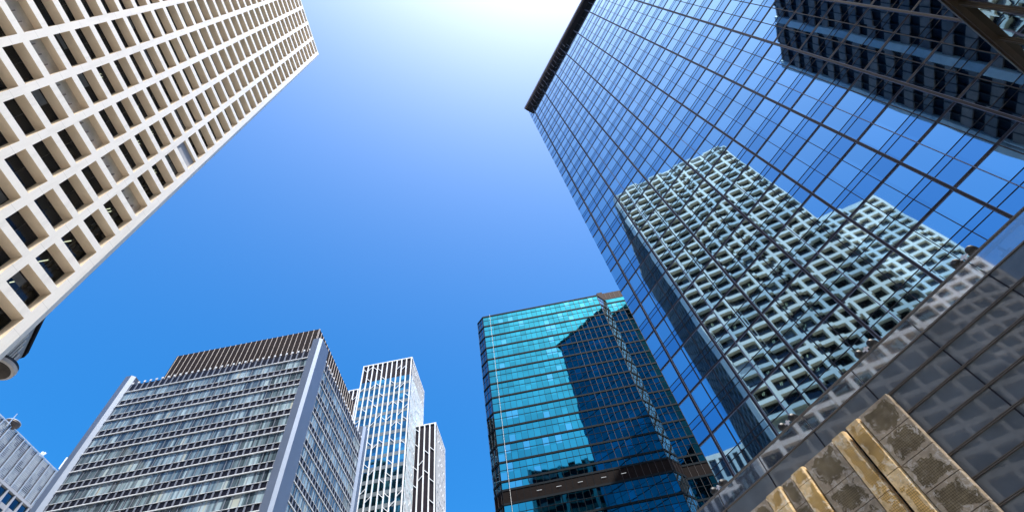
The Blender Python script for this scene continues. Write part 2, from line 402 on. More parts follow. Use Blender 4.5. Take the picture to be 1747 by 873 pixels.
# ------------------------------------------------------------------ podium in front of the blue tower
M_pod = None
def podglass(name, col, coat_ior, wave, rough=0.012):
    M, t, b, N, L = newmat(name); v = coords(t)
    cell = pane_cell(t, v, (3.68, 60, 1.17), (0.2, 13.3, 0.55)); wn = node(t, 'ShaderNodeTexWhiteNoise'); L.new(cell, wn.inputs['Vector'])
    n1 = noise(t, v, 0.5, 1); g = node(t, 'ShaderNodeNewGeometry')
    d = vmath(t, 'MULTIPLY', vmath(t, 'SUBTRACT', n1.outputs['Color'], (0.5,)*3), (wave,)*3)
    d2 = vmath(t, 'MULTIPLY', vmath(t, 'SUBTRACT', wn.outputs['Color'], (0.5,)*3), (wave*.4,)*3)
    L.new(vmath(t, 'NORMALIZE', vmath(t, 'ADD', vmath(t, 'ADD', d, d2), g.outputs['Normal'])), b.inputs['Normal'])
    n2 = noise(t, v, 0.8, 3)
    c = ramp(t, n2.outputs[0], [(0.3, tuple(x*.85 for x in col)), (0.7, tuple(x*1.15 for x in col))])
    L.new(c, b.inputs['Base Color']); b.inputs['Roughness'].default_value = rough; b.inputs['IOR'].default_value = coat_ior
    return M
M_pod = podglass('dark grey podium glass', (0.130, 0.148, 0.168), 1.5, 0.004)
M_podrail = plain('brown grey podium rail', (0.13, 0.11, 0.095), 0.4, 0.3)
pod = thing('podium', 'dark grey glass podium with ribbed rails below the blue tower, lower right', 'podium', DIAG, (-8, 30))
PY, PX0, PX1 = 27.0, -40.0, 8.0
MB().box(PX0, PX1-.02, PY+.12, GY-.3, 0, 18.28).build('podium_roof', M_grey, pod)
zr = [18.30-1.165*k for k in range(0, 16)]
zl = [18.30] + [17.15-1.165*k for k in range(0, 15)]
for i in range(len(zl)-1):
    p = MB().quad((PX0, PY, zl[i+1]), (PX1, PY, zl[i+1]), (PX1, PY, zl[i]), (PX0, PY, zl[i])); p.build('cladding_panel', M_pod, pod)
for i, z in enumerate(zl):
    r_ = MB()
    if i == 0: r_.box(PX0, PX1, PY-.08, PY+.1, z-.035, z+.035)
    else: r_.box(PX0, PX1, PY-.11, PY-.003, z+.015, z+.05).box(PX0, PX1, PY-.11, PY-.003, z-.05, z-.015)
    r_.build('rail', M_podrail, pod)
for k in range(-10, 3):
    x = -.2+3.7*k; MB().box(x-.035, x+.035, PY-.03, PY-.004, 0, 18.26).build('vertical_joint', M_bronze, pod)
def balglass():
    M = bpy.data.materials.new('balustrade glass'); M.use_nodes = True; t = M.node_tree; t.nodes.clear(); L = t.links
    out = node(t, 'ShaderNodeOutputMaterial'); tr = node(t, 'ShaderNodeBsdfTransparent'); gs = node(t, 'ShaderNodeBsdfGlossy'); di = node(t, 'ShaderNodeBsdfDiffuse')
    tr.inputs[0].default_value = (.62, .66, .70, 1); gs.inputs['Roughness'].default_value = .03; gs.inputs[0].default_value = (.8, .85, .92, 1); di.inputs[0].default_value = (.2, .22, .25, 1)
    m1 = node(t, 'ShaderNodeMixShader'); m1.inputs[0].default_value = .42; m2 = node(t, 'ShaderNodeMixShader'); m2.inputs[0].default_value = .22
    L.new(tr.outputs[0], m1.inputs[1]); L.new(gs.outputs[0], m1.inputs[2]); L.new(m1.outputs[0], m2.inputs[1]); L.new(di.outputs[0], m2.inputs[2]); L.new(m2.outputs[0], out.inputs[0])
    return M
M_bal = balglass()
for k in range(-10, 3):
    x = -.2+3.7*k; xe = min(x+3.66, PX1)
    MB().box(x+.04, xe, PY+.02, PY+.045, 18.34, 19.38).build('balustrade_glass', M_bal, pod)
MB().box(PX0, PX1, PY-.06, PY+.1, 19.39, 19.46).build('handrail', M_podrail, pod)
for k in range(-10, 3):
    x = -.2+3.7*k; MB().box(x-.025, x+.025, PY+.0, PY+.07, 18.34, 19.388).build('baluster_post', M_podrail, pod)
for k in range(-10, 3):                                             # steel shoes clamping the glass
    s = MB(); x = -.2+3.7*k
    for q in (.9, 2.7): s.box(x+q, x+q+.5, PY+.06, PY+.16, 18.5, 18.62).box(x+q+.2, x+q+.32, PY+.06, PY+.18, 18.45, 18.95)
    s.build('glass_clamp', M_alu, pod)
# floodlights behind the balustrade
M_black = plain('black lamp body', (0.008, 0.008, 0.01), 0.5); M_brk = plain('white lamp bracket', (0.6, 0.58, 0.6), 0.4, 0.4)
fl_labels = ['black twin floodlight on the podium edge above the stone wall, nearest the teal tower',
             'black twin floodlight on the podium edge under the corner of the mirrored white tower',
             'black twin floodlight on the podium edge, second from the right end of the handrail',
             'black twin floodlight on the podium edge under the mirrored sky, farthest right']
def floodlight(x, label):
    o = thing('floodlight', label, 'floodlight', DIAG, (x, PY+.5), 'floodlights along the podium edge'); o.location.z = 0
    MB().box(x-.05, x+.05, PY+.42, PY+.52, 18.28, 20.1).box(x-.55, x+.55, PY+.44, PY+.50, 19.95, 20.02).build('bracket', M_brk, o)
    for s in (-1, 1):
        h = MB(); cx = x+s*.42; n_ = 14
        prof = ((.10, -.26), (.21, -.14), (.25, .04), (.26, .24))
        i0 = len(h.v)
        for r_, q in prof:
            for k in range(n_):
                a = 2*math.pi*k/n_; h.v.append((cx+r_*math.cos(a), PY+.5+q, 20.0+r_*math.sin(a)))
        for j in range(3):
            for k in range(n_): h.f.append((i0+j*n_+k, i0+j*n_+(k+1) % n_, i0+(j+1)*n_+(k+1) % n_, i0+(j+1)*n_+k))
        h.f.append(tuple(i0+k for k in range(n_))); h.f.append(tuple(i0+3*n_+k for k in reversed(range(n_))))
        h.build('lamp_head', M_black, o)
for x, l in zip((-18.8, -12.45, -6.4, -.1), fl_labels): floodlight(x, l)
# --- glass wing at the upper right
M_wing = mirror('bronze tinted wing glass', (0.58, 0.58, 0.54), wave=0.03, wscale=.5, pane=(60, 2.9, 2.9), off=(17.3, .4, .1), tilt=.02, tv=.1)
wg = thing('glass_wing', 'brown framed glass wing mirroring white shapes, cutting across the upper right corner', 'wing', DIAG, (14, 18))
MB().box(8.12, 20, 2, 31, 0, 23.0).build('wing_core', M_bronze, wg)
yj = [2+2.93*0.0]
ys = [10.85+2.93*k for k in range(-3, 8)]
for i in range(len(ys)-1):
    MB().quad((8.0, ys[i+1], 0), (8.0, ys[i], 0), (8.0, ys[i], 22.75), (8.0, ys[i+1], 22.75)).build('glass_pane', M_wing, wg)
M_olive = plain('olive brown frame', (0.085, 0.065, 0.045), 0.4, 0.4)
for y in ys: MB().box(7.92, 7.995, y-.055, y+.055, 0, 22.74).box(7.89, 7.92, y+.01, y+.04, 0, 22.74).build('wing_mullion', M_olive, wg)
MB().box(7.78, 20.1, 1.9, 31.2, 22.76, 23.0).box(7.70, 7.778, 1.9, 31.2, 22.9, 23.05).build('coping', M_olive, wg)

# ------------------------------------------------------------------ stone clad wall, nearest thing at the lower right
def stone(name, base, patch, seed, tile=0.155, pa=0.5, efl=(0.60, 0.53, 0.45), rel=0.6, edge=.75, eoff=.10):
    """small weathered tiles, with smeared render over parts of them"""
    M, t, b, N, L = newmat(name); v = coords(t)
    mp = vmath(t, 'ADD', v, (seed*3.1, seed*1.7, seed*5.3))
    sp = node(t, 'ShaderNodeSeparateXYZ'); L.new(v, sp.inputs[0])
    xx = fmath(t, 'FRACT', fmath(t, 'DIVIDE', sp.outputs[0], tile*.62)); zz = fmath(t, 'FRACT', fmath(t, 'DIVIDE', sp.outputs[2], tile*.62))
    jx = fmath(t, 'LESS_THAN', xx, 0.16); jz = fmath(t, 'LESS_THAN', zz, 0.2)
    jo = fmath(t, 'MAXIMUM', jx, jz)
    nb = noise(t, mp, 1.1, 5, .6)
    tc = ramp(t, nb.outputs[0], [(0.3, tuple(x*.6 for x in base)), (0.55, base), (0.72, tuple(x*1.25 for x in base))])
    tiles = mixc(t, fmath(t, 'MULTIPLY', jo, .8), tc, tuple(x*.28 for x in base))
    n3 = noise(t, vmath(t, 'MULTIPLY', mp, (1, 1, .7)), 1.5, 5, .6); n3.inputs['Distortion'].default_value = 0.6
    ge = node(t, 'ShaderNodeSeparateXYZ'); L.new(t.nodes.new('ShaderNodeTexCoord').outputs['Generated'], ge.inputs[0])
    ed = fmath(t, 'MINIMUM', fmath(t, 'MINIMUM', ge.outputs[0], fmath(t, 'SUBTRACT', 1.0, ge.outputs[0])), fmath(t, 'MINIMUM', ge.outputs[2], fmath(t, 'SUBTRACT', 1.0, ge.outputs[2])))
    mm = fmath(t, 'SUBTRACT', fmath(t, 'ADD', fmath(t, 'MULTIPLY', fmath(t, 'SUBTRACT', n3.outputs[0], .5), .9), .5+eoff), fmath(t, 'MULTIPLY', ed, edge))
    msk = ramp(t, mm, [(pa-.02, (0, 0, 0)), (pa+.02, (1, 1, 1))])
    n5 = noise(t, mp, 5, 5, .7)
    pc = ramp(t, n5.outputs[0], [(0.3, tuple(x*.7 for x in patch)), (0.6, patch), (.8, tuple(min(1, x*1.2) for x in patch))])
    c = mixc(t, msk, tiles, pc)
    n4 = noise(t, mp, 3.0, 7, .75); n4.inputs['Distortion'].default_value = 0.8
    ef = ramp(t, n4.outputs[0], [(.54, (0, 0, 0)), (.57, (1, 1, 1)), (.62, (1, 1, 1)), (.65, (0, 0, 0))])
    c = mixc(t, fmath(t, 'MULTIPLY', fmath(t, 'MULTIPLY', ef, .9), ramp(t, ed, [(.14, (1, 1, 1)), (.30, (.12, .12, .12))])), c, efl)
    n6 = noise(t, mp, 0.7, 6, .7)
    c = mixc(t, .55, c, ramp(t, n6.outputs[0], [(.35, (.35, .33, .32)), (.6, (1, 1, 1))]), 'MULTIPLY')
    L.new(c, b.inputs['Base Color']); b.inputs['Roughness'].default_value = 0.85; b.inputs['Specular IOR Level'].default_value = 0.2
    hgt = fmath(t, 'ADD', fmath(t, 'MULTIPLY', fmath(t, 'SUBTRACT', 1.0, jo), fmath(t, 'SUBTRACT', 1.0, msk)), fmath(t, 'MULTIPLY', n5.outputs[0], 1.5))
    bp = node(t, 'ShaderNodeBump'); bp.inputs['Strength'].default_value = rel; bp.inputs['Distance'].default_value = .03
    L.new(hgt, bp.inputs['Height']); L.new(bp.outputs[0], b.inputs['Normal'])
    return M
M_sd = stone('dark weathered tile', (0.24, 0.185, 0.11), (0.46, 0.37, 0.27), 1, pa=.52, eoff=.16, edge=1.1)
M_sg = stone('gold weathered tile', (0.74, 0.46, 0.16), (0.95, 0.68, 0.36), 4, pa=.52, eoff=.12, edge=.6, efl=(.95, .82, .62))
sw = thing('stone_wall', 'weathered tile clad stone wall with golden squared ribs, nearest at the lower right', 'wall', DIAG, (-20, 25.5))
SY, SH = 26.6, 17.1
SK = 26.6/24.0
M_joint = plain('dark wall joint', (0.02, 0.017, 0.015), 0.8, spec=.1)
def blocks(x0, x1, y0, mat, zs, lab, h=SH, bev=.035, rnd=0.0):
    """one column of stacked blocks with open joints"""
    x0, x1 = x0*SK, x1*SK; z1 = h; zs = [(z-1.6)*SK+1.6 for z in zs]; zs = [z for z in zs if z > .3]
    for z0 in zs + [0.0]:
        if z0 >= z1: continue
        mb = MB(); a, b_ = z0+.035, z1-.0
        if rnd:
            pts = [(x0, y0+.36), (x0, y0-rnd+.05), (x0+.05, y0-rnd), (x1-.09, y0-rnd), (x1, y0-rnd+.09), (x1, y0+.36)]
            mb.prism(pts, a, b_)
        else:
            mb.prism([(x0+.01, y0+bev), (x0+.01+bev, y0), (x1-.01-bev, y0), (x1-.01, y0+bev), (x1-.01, y0+.36), (x0+.01, y0+.36)], a, b_)
        mb.build(lab, mat, sw); z1 = z0
MB().box(-46, -7.1, SY+.3, PY-.02, 0, SH-.06).build('wall_core', M_joint, sw)
def zj(off, n_=12, st=1.24): return [off-st*k for k in range(n_) if off-st*k > .3]
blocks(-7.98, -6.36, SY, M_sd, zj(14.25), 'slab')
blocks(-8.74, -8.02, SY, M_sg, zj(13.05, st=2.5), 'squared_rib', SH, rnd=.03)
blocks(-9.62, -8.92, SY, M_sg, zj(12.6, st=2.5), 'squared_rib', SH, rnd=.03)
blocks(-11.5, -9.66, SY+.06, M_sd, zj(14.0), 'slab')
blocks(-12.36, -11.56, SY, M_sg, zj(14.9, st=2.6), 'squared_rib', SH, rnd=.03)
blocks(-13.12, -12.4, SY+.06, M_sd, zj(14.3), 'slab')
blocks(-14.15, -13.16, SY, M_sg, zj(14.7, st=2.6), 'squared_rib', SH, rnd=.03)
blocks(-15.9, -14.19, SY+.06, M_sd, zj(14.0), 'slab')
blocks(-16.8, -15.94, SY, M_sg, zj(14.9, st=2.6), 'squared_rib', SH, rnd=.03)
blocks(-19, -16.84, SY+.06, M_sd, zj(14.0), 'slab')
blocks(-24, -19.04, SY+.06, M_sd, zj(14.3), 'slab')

# ------------------------------------------------------------------ teal tower
K = 73.5/76.0
def zk(z): return (z-1.6)*K+1.6
M_tl = mirror('teal reflective glass', (0.035, 0.30, 0.34), wave=0.014, wscale=.4, pane=(1.107, 60, 1.76), off=(6.55, 13.3, 0.6), tilt=.005, tv=.16, tint2=(.09, .42, .52), tint2_amt=.08, dirt=.12)
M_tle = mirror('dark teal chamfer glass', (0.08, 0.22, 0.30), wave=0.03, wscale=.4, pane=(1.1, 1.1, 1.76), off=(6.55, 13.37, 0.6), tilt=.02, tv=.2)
M_tlc = mirror('chamfer glass with sky glare', (0.40, 0.62, 0.68), wave=0.02, wscale=.4, pane=(1.1, 1.1, 1.76), off=(6.55, 13.37, 0.6), tilt=.01, tv=.1)  # same tower glass; the bright sky reflection is lightened into the tint
M_brown = plain('dark brown cladding', (0.007, 0.004, 0.004), 0.7, 0.0, spec=.06)
M_brown2 = plain('red brown parapet', (0.035, 0.018, 0.016), 0.7, 0.0, spec=.1)
M_navy = plain('dark blue transom', (0.004, 0.009, 0.014), 0.7, 0.0, spec=0.08)
tl = thing('glass_tower', 'teal mirror glass tower with a dark brown band and chamfered corners, bottom centre', 'tower', GRID, (10, 88))
xs0, xs1, TY = -6.55, 20.05, 73.5
SP = [(-8.0, 98.0), (-8.0, 75.05), (-6.55, 73.5), (20.05, 73.5), (22.15, 75.75), (22.15, 76.4), (40.0, 76.4), (40.0, 98.0)]
core = [(-7.6, 97.7), (-7.6, 75.3), (-6.3, 73.9), (19.9, 73.9), (21.8, 75.9), (21.8, 76.8), (39.6, 76.8), (39.6, 97.7)]
MB().prism(list(reversed(core))[::-1], 0, zk(97.6)).build('core', M_brown, tl)
seg = [(SP[i], SP[i+1]) for i in range(len(SP)-1)]
thick = [97.7-3.665*k for k in range(0, 12)]             # storey lines above the brown band
thick = [97.68, 94.22, 90.6, 86.85, 83.2, 79.72, 76.05, 72.4, 68.72, 65.02, 61.36, 57.69, 54.06, 52.46]
low = [50.04, 46.2, 42.95, 39.3] + [39.3-3.65*k for k in range(1, 11)]
def wallq(mb, a, b_, z0, z1, o=0.0):
    mb.quad((a[0], a[1], z0), (b_[0], b_[1], z0), (b_[0], b_[1], z1), (a[0], a[1], z1))
def faceframe(a, b_):
    dx, dy = b_[0]-a[0], b_[1]-a[1]; l = math.hypot(dx, dy); return (dx/l, dy/l), (dy/l, -dx/l), l    # along, outward
def tlband(z0, z1, name, mid=True):
    main, side, ch_ = MB(), MB(), MB()
    for i, (a, b_) in enumerate(seg):
        wallq(side if i == 1 else ch_ if i == 3 else main, a, b_, z0, z1)
    o = main.build(name, M_tl, tl)
    if side.v: side.build(name.replace('window', 'corner_window'), M_tle, tl)
    ch_.build('sky_glare_corner_window', M_tlc, tl)
    bars = MB()
    for a, b_ in seg:
        u, nn, l = faceframe(a, b_)
        if mid:
            zm = z0+(z1-z0)*.575
            bars.bar((a[0], a[1], zm), (b_[0], b_[1], zm), (0, 0, .035), (nn[0]*.05, nn[1]*.05, 0))
    if mid: bars.build('glazing_bars', M_navy, o)
for i in range(len(thick)-1): tlband(zk(thick[i+1]), zk(thick[i]), 'window_band', i < 12)
for i in range(len(low)-1): tlband(zk(low[i+1]), zk(low[i]), 'window_band')
for z in thick+low:
    tr_ = MB()
    for a, b_ in seg:
        u, nn, l = faceframe(a, b_); h = .17
        tr_.bar((a[0]-u[0]*.03, a[1]-u[1]*.03, zk(z)), (b_[0]+u[0]*.03, b_[1]+u[1]*.03, zk(z)), (0, 0, h), (nn[0]*.12, nn[1]*.12, 0))
    tr_.build('transom', M_navy, tl)
mb_ = MB()
for a, b_ in seg:
    u, nn, l = faceframe(a, b_); wallq(mb_, (a[0]+nn[0]*.06, a[1]+nn[1]*.06), (b_[0]+nn[0]*.06, b_[1]+nn[1]*.06), zk(50.04)+.1, zk(52.46)-.1)
mb_.build('brown_band', M_brown, tl, label='dark brown band round the tower')
M_fin = plain('grey brown glazing mullion', (0.055, 0.045, 0.047), 0.6, 0.0, spec=.2); 
for fi, (a, b_) in enumerate(seg):
    u, nn, l = faceframe(a, b_); st = 1.107 if fi in (2, 5) else (.9 if fi in (1, 3) else 2.2)
    k = 0
    while k*st < l+.01:
        p = (a[0]+u[0]*k*st, a[1]+u[1]*k*st)
        if fi in (1, 2, 3, 5):
            MB().bar((p[0]+nn[0]*.06, p[1]+nn[1]*.06, 1), (p[0]+nn[0]*.06, p[1]+nn[1]*.06, zk(97.6)-.02), (u[0]*.024, u[1]*.024, 0), (nn[0]*.05, nn[1]*.05, 0)).build('mullion', M_fin if fi != 2 or k > 16 else M_navy, tl)
        k += 1
MB().box(20.2, 40, 76.9, 97.9, zk(97.7), 98.4).build('wing_upper_wall', M_brown2, tl)
pw = MB(); pw.quad((22.2, 76.395, 94.6), (40.0, 76.395, 94.6), (40.0, 76.395, 96.0), (22.2, 76.395, 96.0)); pw.build('wing_top_glass', M_tl, tl)
MB().box(20.3, 40.02, 76.34, 76.88, 96.0, 98.5).box(20.9, 22.2, 75.9, 76.34, 94.5, 98.5).build('wing_parapet', M_brown2, tl)
for k in range(17): MB().box(20.5+1.1*k, 20.56+1.1*k, 76.28, 76.335, 96.0, 98.5).build('parapet_rib', M_fin, tl)
MB().prism([(x, y+.15) for x, y in SP[1:5]]+[(22.1, 98), (-8, 98)], zk(97.7), zk(97.7)+.45).build('parapet', M_brown2, tl)
MB().bar((-4.9, 73.2, 94.8), (-5.6, 73.2, 20), (.022, 0, 0), (0, .04, 0)).build('line', plain('pale line', (.75, .75, .72), .4), tl, label='thin pale slanting cable')  # pale slanting strip just in front of the glass
lampm = emit('cool tube lamp', (.9, .95, 1), .7)
for x in (-1.2, 1.9, 5.3, 9.0, 12.2):
    MB().box(x, x+.8, 73.33, 73.35, 49.62, 49.65).build('tube_lamp', lampm, tl)

# ------------------------------------------------------------------ slab tower with ledges and corner piers (lower left)
def blinds():
    M, t, b, N, L = newmat('window band with blinds'); v = coords(t)
    cell = pane_cell(t, v, (1.21, 1.21, 3.63), (.37, .41, 3.1)); wn = node(t, 'ShaderNodeTexWhiteNoise'); L.new(cell, wn.inputs['Vector'])
    sub = pane_cell(t, v, (.4, .4, 3.63), (.17, .21, 3.1)); w2 = node(t, 'ShaderNodeTexWhiteNoise'); L.new(sub, w2.inputs['Vector'])
    big = noise(t, v, .12, 3)
    f = fmath(t, 'MULTIPLY', fmath(t, 'ADD', wn.outputs['Value'], w2.outputs['Value']), .5)
    f = fmath(t, 'ADD', fmath(t, 'MULTIPLY', f, .7), fmath(t, 'MULTIPLY', big.outputs[0], .4))
    c = ramp(t, f, [(.25, (.02, .03, .04)), (.45, (.07, .10, .12)), (.60, (.16, .23, .27)), (.78, (.38, .50, .56)), (.95, (.48, .46, .34))])
    L.new(c, b.inputs['Base Color']); b.inputs['Roughness'].default_value = .05; b.inputs['IOR'].default_value = 1.5
    b.inputs['Coat Weight'].default_value = .25; b.inputs['Coat Roughness'].default_value = .02
    g = node(t, 'ShaderNodeNewGeometry')
    d = vmath(t, 'MULTIPLY', vmath(t, 'SUBTRACT', wn.outputs['Color'], (.5,)*3), (.03,)*3)
    L.new(vmath(t, 'NORMALIZE', vmath(t, 'ADD', d, g.outputs['Normal'])), b.inputs['Normal'])
    return M
M_bl = blinds()
M_bd = plain('navy spandrel panel', (0.008, 0.008, 0.016), 0.4, 0.0, spec=.2, var=.5, scale=1.2)
M_rib = plain('grey violet rib', (0.20, 0.22, 0.27), 0.4, 0.1)
M_ledge = plain('pale ledge', (0.74, 0.77, 0.80), 0.45)
M_pierb = plain('blue grey metal pier', (0.125, 0.16, 0.23), 0.38, 0.2, var=.06, scale=.3)
M_pierw = plain('pier edge highlight', (0.34, 0.40, 0.50), 0.35, 0.2, var=.05)  # sunlit chamfer: highlight painted as a paler pier colour
M_plant = plain('brown plant screen', (0.022, 0.016, 0.016), 0.7, 0.0, var=.2, spec=.08)
M_line = plain('cream screen rib', (0.72, 0.64, 0.58), 0.45)
bl = thing('office_block', 'wide office block with pale ledges, blue grey corner piers and a ribbed brown roof screen', 'tower', GRID, (-60, 82))
BX0, BX1, BY0, BY1 = -78.4, -39.9, 66.0, 94.5
MB().box(BX0+.4, BX1-.4, BY0+.5, BY1+3, 0, 84.8).build('core', M_bd, bl)
zled = [82.96-3.63*k for k in range(0, 23)]
def blface(axis, lo, hi, pos, sgn):
    def bx(mb, a, b_, d0, d1, z0, z1):
        d0, d1 = sorted((pos+sgn*d0, pos+sgn*d1))
        if axis == 'x': mb.box(a, b_, d0, d1, z0, z1)
        else: mb.box(d0, d1, a, b_, z0, z1)
        return mb
    nm = '' if axis == 'x' else ''
    bx(MB(), lo, hi, -.3, 0, 83.08, 85.0).build('spandrel_band', M_bd, bl)
    for z in zled:
        bx(MB(), lo, hi, 0, .22 if axis == 'x' else .12, z-.07, z+.08).build('ledge', M_ledge, bl)
        if z < 4: continue
        wb_ = bx(MB(), lo, hi, -.3, -.02, z-2.22, z-.10).build('window_band', M_bl, bl)
        bx(MB(), lo, hi, 0, .12 if axis == 'x' else .08, z-2.28, z-2.22).build('window_ledge', M_ledge, wb_)
        bx(MB(), lo, hi, -.3, 0, z-3.55, z-2.28).build('spandrel_band', M_bd, bl)
    n_ = int((hi-lo)/1.21)
    for k in range(n_+1):
        u = hi-.35-k*1.21; r_ = MB(); t_ = 0
        bx(r_, u-.05, u+.05, .005, .06, 0, 83.0)
        for z in [86.6]+zled:
            z0_, z1_ = (83.09, 85.15) if z > 85 else (z-3.54, z-2.29)
            bx(r_, u-.15, u-.10, .062, .10, z0_, z1_); bx(r_, u+.10, u+.15, .062, .10, z0_, z1_); bx(r_, u-.10, u+.10, .064, .075, z0_, z1_)
        ro_ = r_.build('rib', M_rib, bl)
        bx(MB(), u-.17, u+.17, .03, .14, 85.16, 85.6).build('rib_cap', M_ledge, ro_)
blface('x', BX0, -41.4, BY0, -1)
blface('y', 69.6, BY1, BX1, 1)
def pier(x0, x1, y0, y1, ch, zt_, lab):
    """chamfered square pier: blue grey body with a corner strip painted paler as its sun highlight"""
    MB().prism([(x0, y0), (x1-ch, y0), (x1-ch-.005, y0+.01), (x1-.01, y0+ch+.005), (x1, y0+ch), (x1, y1), (x0, y1)], 0, zt_).build('corner_pier', M_pierb, bl, label=lab)
    MB().quad((x1-ch, y0-.01, 0), (x1+.01, y0+ch, 0), (x1+.01, y0+ch, zt_), (x1-ch, y0-.01, zt_)).build('pier_edge_highlight', M_pierw, bl)
pier(-41.4, -39.6, 65.4, 69.4, .5, 87.9, 'corner pier nearest the camera')
pier(-80.2, -78.45, 65.4, 68.5, .6, 87.4, 'left corner pier')
pier(-41.0, -39.4, 94.6, 96.7, .5, 89.0, 'far right corner pier')
# rooftop screen
PXL, PXR, PYF, PYB, PZ = -77.2, -44.1, 70.9, 96.8, 98.5
MB().box(PXL, PXR, PYF, PYB, 84.9, PZ).build('rooftop_screen', M_plant, bl)
k = 0; u = PXR-.1
while u > PXL: 
    MB().box(u-.035, u+.035, PYF-.08, PYF-.003, 85, PZ+.02).build('screen_rib', M_line, bl); u -= 1.21
u = PYF+.1
while u < PYB:
    MB().box(PXR+.003, PXR+.08, u-.04, u+.04, 85, PZ+.02).build('screen_rib', M_line, bl); u += 1.21

# ------------------------------------------------------------------ white finned towers behind it
M_wf = plain('white fin', (0.84, 0.86, 0.88), 0.45, var=.04)
M_wg = mirror('teal office glass', (0.05, 0.20, 0.29), wave=.02, pane=(1.587, 1.587, 3.6), off=(.3, .4, .1), tilt=.03, tv=.35, tint2=(.10, .38, .46), tint2_amt=.2, metal=.95)
M_wd = plain('dark plum screen', (0.014, 0.011, 0.018), 0.6, spec=.1)
M_sp = plain('grey green spandrel', (0.14, 0.17, 0.19), 0.4)
def finned(x0, x1, y0, y1, zt_, dark, label, nx, seed, top=True):
    rnd = random.Random(seed)
    o = thing('finned_tower', label, 'tower', GRID, ((x0+x1)/2, (y0+y1)/2), 'white finned towers behind the slab tower')
    MB().box(x0+.3, x1-.3, y0+.3, y1-.3, 0, zt_-.4).build('core', M_wd, o)
    MB().box(x0+.2, x1-.2, y0+.2, y0+.3, zt_-dark, zt_-.5).box(x1-.3, x1-.08, y0+.3, y1-.2, zt_-dark, zt_-.5).build('top_screen', M_wd, o)
    z = zt_-dark; 
    while z > 45:
        wbx = MB().box(x0+.2, x1-.2, y0+.2, y0+.29, z-2.5, z).box(x1-.29, x1-.08, y0+.3, y1-.2, z-2.5, z).build('window_band', M_wg, o)
        MB().box(x0+.2, x1-.2, y0+.15, y0+.29, z-3.6, z-2.5).box(x1-.29, x1-.07, y0+.3, y1-.2, z-3.6, z-2.5).build('spandrel', M_sp, o)
        z -= 3.6
    zb = 40
    st = (x1-x0-.5)/nx
    def branches(mb, u, axis, d):
        z = zt_-rnd.uniform(1.5, 5)
        while z > zb:
            r = rnd.random()
            if r < .75:
                s_ = rnd.choice((-1, 1)); 
                p = (u+.02, z+.5*s_); q = (u+d-.02, z-.5*s_)
                if axis == 'x': mb.bar((p[0], y0-.02, p[1]*1+.0+.3*s_), (q[0], y0-.02, q[1]-.3*s_), (0, 0, .10), (0, .22, 0))
                else: mb.bar((x1+.03, p[0], p[1]+.3*s_), (x1+.03, q[0], q[1]-.3*s_), (0, 0, .10), (-.07, 0, 0))
            z -= rnd.uniform(3.6, 8.5)
    for k in range(nx+1):
        u = x0+.25+k*st; mb = MB().box(u-.16, u+.16, y0-.05, y0+.24, 0, zt_-.3)
        if k < nx: branches(mb, u, 'x', st)
        mb.build('fin', M_wf, o)
    ny = max(4, int((y1-y0)/1.15)); sy = (y1-y0-.5)/ny
    for k in range(1, ny+1):
        u = y0+.25+k*sy; mb = MB().box(x1-.06, x1+.03, u-.12, u+.12, 0, zt_-.3)
        if k < ny: branches(mb, u, 'y', sy)
        mb.build('fin', M_wf, o)
    MB().box(x0+.1, x1+.06, y0-.06, y1, zt_-.29, zt_).build('parapet', M_wf, o)
    return o
finned(-49.6, -33.7, 110, 126.2, 127.7, 7.4, 'white finned tower with slanting struts over teal glass, tallest of the finned towers', 10, 3)
finned(-42.0, -27.7, 118, 130.6, 106.6, 40, 'white finned tower with a dark front, on the right of the taller finned tower', 9, 5)
finned(-66.0, -52.0, 125, 140, 134.0, 8, 'top of a white finned tower peeping between the brown screen and the taller finned tower', 9, 8)

# ------------------------------------------------------------------ louvred block, far left bottom
def louv():
    M, t, b, N, L = newmat('silver louvre blinds'); v = coords(t)
    cell = pane_cell(t, v, (3, 3.04, 2.9), (.3, .41, .6)); wn = node(t, 'ShaderNodeTexWhiteNoise'); L.new(cell, wn.inputs['Vector'])
    sub = pane_cell(t, v, (3, 1.01, 1.45), (.3, .2, .6)); w2 = node(t, 'ShaderNodeTexWhiteNoise'); L.new(sub, w2.inputs['Vector'])
    f = fmath(t, 'ADD', fmath(t, 'MULTIPLY', wn.outputs['Value'], .5), fmath(t, 'MULTIPLY', w2.outputs['Value'], .5))
    c = ramp(t, f, [(.15, (.07, .07, .09)), (.32, (.25, .26, .31)), (.45, (.55, .56, .56)), (.85, (.80, .77, .72))])
    L.new(c, b.inputs['Base Color']); b.inputs['Roughness'].default_value = .3; b.inputs['Metallic'].default_value = .1
    return M
M_lv = louv()
for_gap = plain('dark post gap', (.05, .05, .06), .6); M_sil = plain('silver louvre blade', (0.66, 0.68, 0.69), 0.35, 0.6)
lb = thing('office_block', 'grey office block wrapped in silver louvres with rooftop masts, bottom left corner', 'building', GRID, (-165, 100))
LX = -150.0
MB().box(LX-30, LX-.2, 70, 124.3, 0, 119).build('core', M_grey, lb)
for k in range(4): MB().box(LX-.2, LX-.05, 70.2, 124.2, 108.6+2.85*k, 111.4+2.85*k).build('louvre_storey', M_lv, lb)
for k in range(18): MB().box(LX-.04, LX+.4, 124.5-3.04*k-.12, 124.5-3.04*k+.12, 108.3, 120.2).build('louvre_post', M_sil, lb)
for k in range(24): MB().box(LX-.04, LX+.16, 70, 124.3, 108.7+.48*k, 108.82+.48*k).build('louvre_blade', M_sil, lb)
for k in range(18): MB().box(LX-.04, LX+.17, 124.5-3.04*k-.42, 124.5-3.04*k-.13, 108.4, 119.9).build('post_gap', for_gap, lb)
MB().box(LX-30, LX+.5, 70, 124.7, 107.4, 108.2).build('ledge', M_grey, lb)
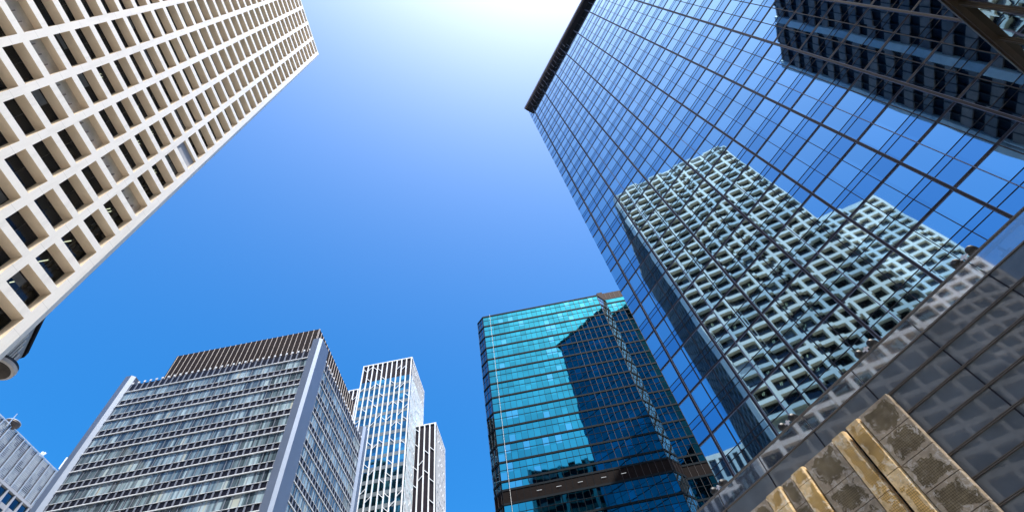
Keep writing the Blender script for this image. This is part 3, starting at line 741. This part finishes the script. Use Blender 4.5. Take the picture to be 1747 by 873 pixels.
MB().box(LX+.15, LX+.4, 70, 124.7, 120.0, 120.25).box(LX-4, LX-3.8, 70, 124.7, 121, 121.15).build('roof_rail', M_sil, lb)
dgl = mirror('deep blue office glass', (.05, .11, .15), pane=(3, 3.04, 3), off=(.3, .41, .6), tilt=.03, tv=.3)
for k in range(12): MB().box(LX-.2, LX-.06, 70.2, 124.2, 107.2-4.2*k-2.9, 107.2-4.2*k).build('window_band', dgl, lb)
for k in range(12): MB().box(LX-.2, LX+.12, 70.1, 124.3, 107.2-4.2*k-4.2, 107.2-4.2*k-2.9).build('spandrel', M_grey, lb)
for k in range(18): MB().box(LX-.04, LX+.5, 124.4-3.04*k-.25, 124.4-3.04*k+.25, 55, 107.3).build('pilaster', M_grey, lb)
def mast(y, h, label):
    o = thing('rooftop_mast', label, 'mast', GRID, (LX-1, y), 'masts on the louvred block')
    MB().bar((LX-1, y, 119), (LX-.5, y+1.2, 120+h), (.14, 0, 0), (0, .2, 0)).build('pole', M_sil, o)
    MB().box(LX-1.1, LX-.6, y+.1, y+.5, 120+h*.3, 120+h*.95).box(LX-1, LX-.6, y+.9, y+1.2, 120+h*.5, 120+h*1.1).build('antenna', M_ledge, o)
mast(114.2, 2.2, 'small white rooftop mast in the middle of the louvred block roof')
mast(122.6, 6.5, 'white rooftop mast on the right corner of the louvred block')
o = thing('roof_pod', 'round dark rooftop pod on the left of the louvred block', 'roof pod', GRID, (LX+.5, 101))
MB().lathe(LX-.8, 100.6, [(.9, 119.5), (1.8, 120.4), (2.1, 121.2), (2.0, 121.6)], 28).build('shell', plain('brown grey metal pod', (.07, .055, .05), .5, .2), o)
MB().lathe(LX-.8, 100.6, [(2.15, 121.62), (2.15, 121.8)], 28).box(LX+.5, LX+.7, 98.7, 98.9, 119, 123.4).build('rim', M_sil, o)

# ------------------------------------------------------------------ building tucked behind the white tower (left, mid height)
an = thing('building_annexe', 'grey building with a dark flat eave and round balcony behind the white tower, left edge', 'building', 0.0, (-58, 24))
def PW(az, d): return (d*math.sin(R(az)), d*math.cos(R(az)))
E1, E2 = (-50.0, 25.4), (-54.4, 29.1)
n_ = (0.643, 0.766)
def AW(k, off): return (E1[0]+(E2[0]-E1[0])*k+n_[0]*off, E1[1]+(E2[1]-E1[1])*k+n_[1]*off)
MB().prism([AW(-.6, 0), AW(1.01, 0), (-64, 29.6), (-66, 20), (-48.5, 23.2)], 49.6, 50.3).build('eave', M_brown, an)
MB().prism([AW(-.6, -.22), AW(1.0, -.22), (-63, 29.0), (-65, 20), (-48.5, 22.9)], 0, 49.58).build('wall', concrete('blue grey panel wall', (.30, .33, .38), 2.4, 0.3, .05), an)
for k in (-.28, -.11, .06, .23, .40, .62):
    MB().prism([AW(k-.05, -.20), AW(k+.05, -.20), AW(k+.05, -.35), AW(k-.05, -.35)], 20, 48.0).build('slit_window', M_frame, an)
    MB().prism([AW(k+.055, -.10), AW(k+.085, -.10), AW(k+.085, -.21), AW(k+.055, -.21)], 20, 48.3).build('slit_frame', M_white, an)
bx_, by_ = -50.9, 26.1
MB().lathe(bx_, by_, [(1.25, 43.6), (1.5, 43.65), (1.55, 44.0), (1.4, 44.0)], 40).build('round_balcony', concrete('balcony concrete', (.60, .56, .54)), an)
MB().lathe(bx_, by_, [(1.22, 43.5), (1.24, 43.59)], 40).build('balcony_soffit', plain('dark soffit', (.07, .055, .045), .7, var=.4), an)
MB().lathe(bx_, by_, [(1.47, 44.01), (1.47, 44.35)], 40).build('balcony_rail', M_frame, an)
